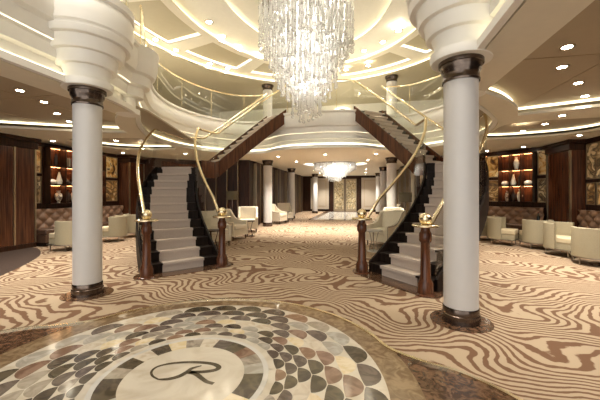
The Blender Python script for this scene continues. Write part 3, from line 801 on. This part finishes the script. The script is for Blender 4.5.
def frame_rot(p, d): return atan2(d[1], d[0])
ARTS = {}
PAL = [[(.02,.012,.008),(.25,.09,.02),(.70,.42,.12),(.85,.70,.40),(.05,.03,.02)],
       [(.80,.62,.35),(.65,.42,.16),(.06,.03,.02),(.45,.25,.08),(.85,.75,.5)],
       [(.78,.62,.38),(.74,.58,.34),(.05,.03,.02),(.40,.26,.13),(.8,.66,.42)],
       [(.30,.06,.02),(.75,.45,.15),(.85,.65,.35),(.15,.04,.02),(.8,.6,.3)]]
def picture(base, rz, u0, u1, z0, z1, pal, seed, label, fr='champagne'):
    # placed on a wall: local x along wall, -y to the room
    w_, h_ = u1-u0, z1-z0
    c = Vector((base[0], base[1], 0))+Matrix.Rotation(rz, 3, 'Z') @ Vector(((u0+u1)/2, -.005, 0))
    t = thing('framed_picture', label, 'picture', (c.x, c.y, z0), rz)
    f = .025
    MB().box(-w_/2,w_/2,-.03,0,0,f).box(-w_/2,w_/2,-.03,0,h_-f,h_).box(-w_/2,-w_/2+f,-.03,0,f,h_-f).box(w_/2-f,w_/2,-.03,0,f,h_-f).build('frame', M[fr], t)
    MB().box(-w_/2+f,w_/2-f,-.015,0,f,h_-f).build('canvas', artmat('abstract_art', seed, PAL[pal], 3.2), t)
    return t
LW = ((-8.9,6.3), pi/2)      # base, rz (travel +y ; room at +x)
def lw(y): return y-6.3
picture(*LW, lw(6.72), lw(7.12), 1.98, 2.74, 3, 1.0, 'upper framed picture left of the left shelves, beside the wood pillar')
picture(*LW, lw(6.72), lw(7.12), 1.14, 1.90, 2, 2.0, 'lower framed picture left of the left shelves, pale with black marks')
picture(*LW, lw(9.28), lw(9.88), 1.98, 2.74, 0, 3.4, 'upper golden abstract picture right of the near left column')
picture(*LW, lw(9.28), lw(9.88), 1.14, 1.90, 1, 4.1, 'lower golden abstract picture right of the near left column')
RB = ((5.85,9.6), -pi/2)
picture(*RB, .08, 1.15, 1.78, 2.72, 2, 5.7, 'large picture with dark strokes at the right frame edge')
picture(*RB, .08, .42, 1.12, 1.70, 1, 6.2, 'small gold square picture under the large one, beside the right wood pillar')
picture(*RB, .46, 1.10, 1.12, 1.70, 1, 7.2, 'small gold picture at the far right frame edge under the large one')
rd = Vector((5.6,10.65))-Vector((4.25,12.12)); RF = ((4.25,12.12), atan2(rd.y, rd.x)); LF = rd.length
picture(*RF, .08, .56, 1.98, 2.72, 0, 8.3, 'upper golden abstract picture beside the right staircase')
picture(*RF, .08, .56, 1.14, 1.88, 1, 9.1, 'lower golden abstract picture beside the right staircase')
picture(*RF, 1.66, 1.96, 1.98, 2.74, 3, 10.3, 'upper narrow red and gold picture between right shelves and wood pillar')
picture(*RF, 1.66, 1.96, 1.14, 1.88, 2, 11.3, 'lower narrow pale picture between right shelves and wood pillar')

def shelves(base, rz, u0, u1, z0, z1, ncol, label, contents, where):
    c = Vector((base[0], base[1], 0))+Matrix.Rotation(rz, 3, 'Z') @ Vector((u0, 0, 0))
    t = thing('display_shelves', label, 'shelves', (c.x, c.y, z0), rz)
    W, Hh, D = u1-u0, z1-z0, .26
    MB().box(0,W,-.02,-.005,0,Hh).build('back_panel', M['wood'], t)
    cw, ch = W/ncol, Hh/3
    for i in range(ncol+1): MB().box(max(0,i*cw-.012),min(W,i*cw+.012),-D,-.02,0,Hh).build('upright', M['wood2'], t)
    for j in range(4):
        s = MB().box(0,W,-D-.005,-.02,max(0,j*ch-.015),min(Hh+.015,j*ch+.015)).build('shelf', M['wood2'], t)
        if j: MB().box(.02,W-.02,-.040,-.03,j*ch-.022,j*ch-.016).build('light_strip', M['warm'], s)
    R_ = Matrix.Rotation(rz, 3, 'Z')
    for j in range(1, 4):
        p = c+R_ @ Vector((W/2, -.15, 0)); area((p.x, p.y, z0+j*ch-.03), W*.92, .04, 2.2, (0,0,rz), (1,.55,.26))
    for (ci, ri, kind, du, lb) in contents:
        p = c+R_ @ Vector(((ci+.5)*cw+du, -.14, 0)); zb = z0+ri*ch+.015
        item(kind, (p.x, p.y, zb), rz, lb+' '+where)
VA = {'tall': [(.03,0),(.045,.01),(.075,.12),(.085,.2),(.06,.29),(.03,.33),(.028,.38),(.04,.40)],
      'urn': [(.04,0),(.045,.01),(.03,.03),(.08,.12),(.095,.2),(.08,.27),(.045,.30),(.04,.34),(.06,.36)],
      'drop': [(.03,0),(.07,.02),(.085,.10),(.05,.22),(.028,.32),(.022,.36),(.03,.37)],
      'bowl': [(.03,0),(.09,.02),(.115,.07),(.10,.12),(.06,.15),(.03,.16)],
      'slim': [(.03,0),(.05,.05),(.055,.15),(.045,.26),(.025,.32),(.035,.35)]}
def item(kind, loc, rz, lb):
    if kind in ('books','lying'):
        if kind == 'books':
            x = -.12
            for i in range(5):
                w_ = (.028,.035,.03,.04,.03)[i]; h_ = (.26,.24,.27,.22,.25)[i]
                o = MB().box(-w_/2,w_/2,-.09,.09,0,h_).build('book', (M['book1'],M['book2'],M['book3'],M['book1'],M['book2'])[i], loc=tuple(Vector(loc)+Matrix.Rotation(rz,3,'Z') @ Vector((x+w_/2,0,0))), rz=rz)
                tag(o, '%s upright book, %s from the left %s' % (('cream','black','red','cream','black')[i], words[i], lb), 'book', 'upright books '+lb); x += w_+.003
        else:
            zz = 0
            for i in range(3):
                o = MB().box(-.12,.12,-.085,.085,0,.035).build('book', (M['book2'],M['book1'],M['book2'])[i], loc=(loc[0],loc[1],loc[2]+zz), rz=rz)
                tag(o, '%s book lying flat %s' % (('bottom dark','middle cream','top dark')[i], lb), 'book', 'lying books '+lb); zz += .036
        return
    sh, mt = kind
    pr = VA[sh]; pr = pr+[(pr[-1][0]*.7, pr[-1][1]), (pr[-1][0]*.6, pr[-1][1]-.03)]
    o = MB().lathe(pr, n=20).build('vase' if sh != 'bowl' else 'lidded_bowl', M[mt], loc=loc); o.rotation_euler.z = rz
    tag(o, lb, 'vase' if sh != 'bowl' else 'bowl')
Wp, Pt, Dk = 'porcelain', 'painted', 'darkvase'
shelves(*LW, lw(7.18), lw(9.12), 1.12, 2.74, 4, 'wood display shelves with warm lighting on the left lounge wall, partly behind the column',
  [(0,2,('slim',Dk),.02,'dark slim vase, top row'),(1,2,'books',0,'in the top row'),
   (0,1,('bowl',Wp),-.1,'squat white vase, middle row'),(0,1,('drop',Wp),.12,'white teardrop vase, middle row'),(1,1,'lying',.08,'in the middle row'),(1,1,'books',-.08,'in the middle row') if False else (1,1,('bowl',Dk),-.13,'small dark bowl, middle row'),
   (0,0,('urn',Pt),.1,'white urn with dark painted pattern, bottom row'),(1,0,('tall',Dk),-.1,'dark tall vase, bottom row'),(1,0,('tall',Wp),.1,'white tall vase, bottom row')], 'of the left shelves')
shelves(*RF, .62, 1.62, 1.14, 2.70, 3, 'three-by-three wood display shelves with warm lighting on the far right lounge wall',
  [(1,2,('tall',Wp),0,'white tall vase, top row'),
   (0,1,('bowl',Wp),0,'squat white vase, middle row left'),(1,1,('drop',Wp),-.09,'white teardrop vase, middle row centre'),(1,1,('slim',Dk),.10,'dark slim vase, middle row centre'),(2,1,('bowl',Wp),0,'white squat vase, middle row right'),
   (0,0,('slim',Pt),.06,'slim painted vase, bottom row left'),(1,0,('tall',Dk),-.08,'dark tall vase, bottom row centre'),(1,0,('tall',Wp),.10,'white tall vase, bottom row centre')], 'of the right shelves')

# low dark tables with bottle and candle
def lowtable(loc, label, r=.28, h=.58):
    t = thing('lounge_table', label, 'table', loc)
    MB().lathe([(.02,h-.03),(r-.01,h-.03),(r,h-.02),(r,h),(.02,h)], n=32).build('table_top', M['wood2'], t)
    MB().lathe([(.18,0),(.18,.02),(.05,.04),(.035,.1),(.035,h-.03)], n=20).build('pedestal', M['bronze'], t)
def bottle(loc, label):
    t = thing('bottle', label, 'bottle', loc)
    MB().lathe([(.036,0),(.038,.01),(.038,.18),(.014,.24),(.013,.29)], n=16).build('body', M['bottle'], t)
    MB().lathe([(.014,.285),(.015,.31),(.004,.312)], n=12).build('cap', M['book3'], t)
def candle(loc, label):
    t = thing('candle_holder', label, 'candle', loc)
    MB().lathe([(.03,0),(.04,.005),(.042,.09),(.038,.09),(.036,.01)], n=16, cap=False).build('cup', M['doorglass'], t)
    MB().lathe([(.03,.006),(.03,.05),(.003,.05)], n=12).build('candle', M['porcelain'], t)
a = at(545,247); lowtable((4.95,9.85,0), 'low round dark table by the right banquette, holding a black bottle')
bottle((4.88,9.88,.58), 'black wine bottle on the low table at the right lounge'); candle((4.85,9.72,.58), 'small glass candle cup beside the black bottle')
lowtable((4.9,6.35,0), 'low round dark table at the right frame edge, holding a candle'); candle((4.88,6.4,.58), 'small glass candle cup on the table at the right frame edge')
lowtable((-7.82,7.2,0), 'low round dark table by the left banquette, mostly behind the column'); bottle((-7.85,7.2,.58), 'black wine bottle on the low table at the left lounge')

# ------------------------------------------------------------------ foyer armchairs
def swoop():
    t = thing('swoop_armchair', '', 'armchair')      # front = -y
    W, D = .36, .38
    for s in (-1,1):
        # side profile in (y,z): high back sweeping down to the arm
        top = [(.36,.92),(.30,.90),(.22,.80),(.10,.66),(-.05,.585),(-.22,.56),(-.36,.56)]
        top = spline(top, 4)
        poly = top+[(-.38,.14),(.34,.14)]
        x0, x1 = s*W, s*(W-.07)
        m = MB(); n = len(poly)
        m.grid([[(x0,*p) for p in poly],[(x1,*p) for p in poly]], True, 0, True); a_ = m.build('arm', M['ivory'], t, bevel=.012)
        MB().tube([(s*(W+.004), p[0]-.0, p[1]-.02) for p in top]+[(s*(W+.004),-.365,.20)], .009, 6).build('piping', M['silver'], a_)
    MB().grid([[(x,.26,.40),(x,.30,.90),(x,.33,.93),(x,.38,.92),(x,.355,.14),(x,.28,.14)] for x in (-W+.07, W-.07)], True, 0, True).build('backrest', M['ivory'], t, bevel=.02)
    MB().box(-W+.07,W-.07,-.37,.27,.14,.32).build('seat_base', M['ivory'], t)
    MB().box(-W+.075,W-.075,-.39,.27,.32,.46).build('seat_cushion', M['ivory'], t, bevel=.035)
    for x, y in ((-.31,-.33),(.31,-.33),(-.30,.30),(.30,.30)): MB().tube([(x,y,.14),(x,y,0)], [.024,.014], 8).build('leg', M['wood2'], t)
    return t
SW = swoop()
sw = [((-3.05,7.45), .75,'ivory armchair just behind the left stair newel, facing right'),
      ((-3.45,8.6), 1.25,'ivory armchair side-on between the left newel chair and the small table'),
      ((-3.55,10.2), .35,'ivory armchair facing the viewer left of the nearest corridor column'),
      ((-3.6,14.3), 1.3,'ivory armchair side-on just behind the nearest left corridor column'),
      ((-3.55,16.2), .5,'ivory armchair farthest down the left side of the corridor'),
      ((.20,7.2), -.9,'ivory armchair closest to the right stair newel, behind the oval table'),
      ((.70,8.4), -1.2,'ivory armchair behind the newel chair on the right side'),
      ((.85,10.3), -.5,'ivory armchair facing the viewer at the right, left of the nearest right corridor column'),
      ((1.35,15.0), -1.2,'ivory armchair farther down the right side of the corridor')]
sw = [(at(214,245), .75, sw[0][2]), (at(231,239), 1.3, sw[1][2]), (at(248,231.5), .35, sw[2][2]), ((-3.98,14.2), 1.3, sw[3][2]), ((-4.0,15.9), .5, sw[4][2])] + \
     [((.60,8.75), -.7, sw[5][2]), ((.80,9.75), -1.2, sw[6][2]), ((.95,11.2), -.5, sw[7][2]), ((1.3,15.0), -1.2, sw[8][2])]
put(SW, sw, 'ivory armchairs in the foyer')
def side_table(loc, label, white=False, r=.2, h=.52):
    t = thing('side_table', label, 'table', loc); tm = M['white'] if white else M['wood2']
    MB().lathe([(.02,h-.03),(r-.01,h-.03),(r,h-.015),(r,h),(.02,h)], n=32).build('table_top', tm, t)
    MB().lathe([(.02,0),(r*.75,0),(r*.75,.02),(.02,.02)], n=28).build('foot', tm, t)
    for k in range(3):
        a = 2*pi*k/3+.4
        MB().tube([(r*.6*cos(a), r*.6*sin(a), .02),(r*.3*cos(a), r*.3*sin(a), .25),(r*.6*cos(a), r*.6*sin(a), h-.03)], .014, 8).build('leg', M['silver'] if white else tm, t)
    return t
p = at(249,236); side_table((p[0],p[1],0), 'small dark round table between the ivory armchairs on the left')
p = at(213,251); side_table((p[0],p[1],0), 'small dark round table beside the left stair newel')
side_table((-3.75,15.1,0), 'small round table by the farthest left armchairs')
side_table((.28,7.75,0), 'small pale round table beside the right staircase', True, .21)
p = at(362,240)
def floorlamp(loc, label, h=1.42):
    t = thing('floor_lamp', label, 'lamp', loc)
    MB().lathe([(.02,0),(.14,0),(.14,.02),(.02,.03)], n=24).build('base', M['bronze'], t)
    MB().tube([(0,0,.02),(0,0,h-.15)], .014, 8).build('pole', M['bronze'], t)
    MB().lathe([(.19,h-.30),(.20,h-.30),(.20,h),(.19,h),(.19,h-.30)], n=32, cap=False).build('lamp_shade', M['shade'], t)
floorlamp((-4.35,9.9,0), 'floor lamp with dark olive drum shade behind the left newel', 1.5)
floorlamp((1.35,10.3,0), 'floor lamp with grey-olive drum shade by the right staircase', 1.45)

# ------------------------------------------------------------------ lights, world, camera
w = bpy.data.worlds.new('World'); SC.world = w; w.use_nodes = True
bg = w.node_tree.nodes['Background']; bg.inputs[0].default_value = (1,.985,.955,1); bg.inputs[1].default_value = .9
for x, y in ((-1.33,1.0),(-3.0,2.2),(.3,2.2)): spot(x, y, 6.0, 110, 95)
for sx in (-7.6, 4.9):
    for y in (1.5, 7.5): area((sx, y, DK+.05), 2.0, 5.0, 38, (pi,0,0))  # added upward fill lights on the deck floor, brightening the upper ceiling
area((AX, 13.6, DK+.05), 5.0, 3.0, 40, (pi,0,0))  # one more added upward fill, behind the bridge
for x, y in ((3.0,1.0),(3.6,3.6),(-5.7,1.5),(-5.9,3.6)): spot(x, y, 3.0, 55, 130)
cam = bpy.data.cameras.new('camera'); cam.sensor_width = 36; cam.lens = 36*F/600; cam.shift_y = -6/600; cam.clip_start = .05
co = bpy.data.objects.new('camera', cam); COL.objects.link(co); co.location = (0,0,HC); co.rotation_euler = (pi/2, 0, TH); SC.camera = co
SC.view_settings.view_transform = 'Standard'; SC.view_settings.look = 'None'; SC.view_settings.gamma = 1; SC.view_settings.exposure = 1.27
SC.view_settings.use_curve_mapping = False
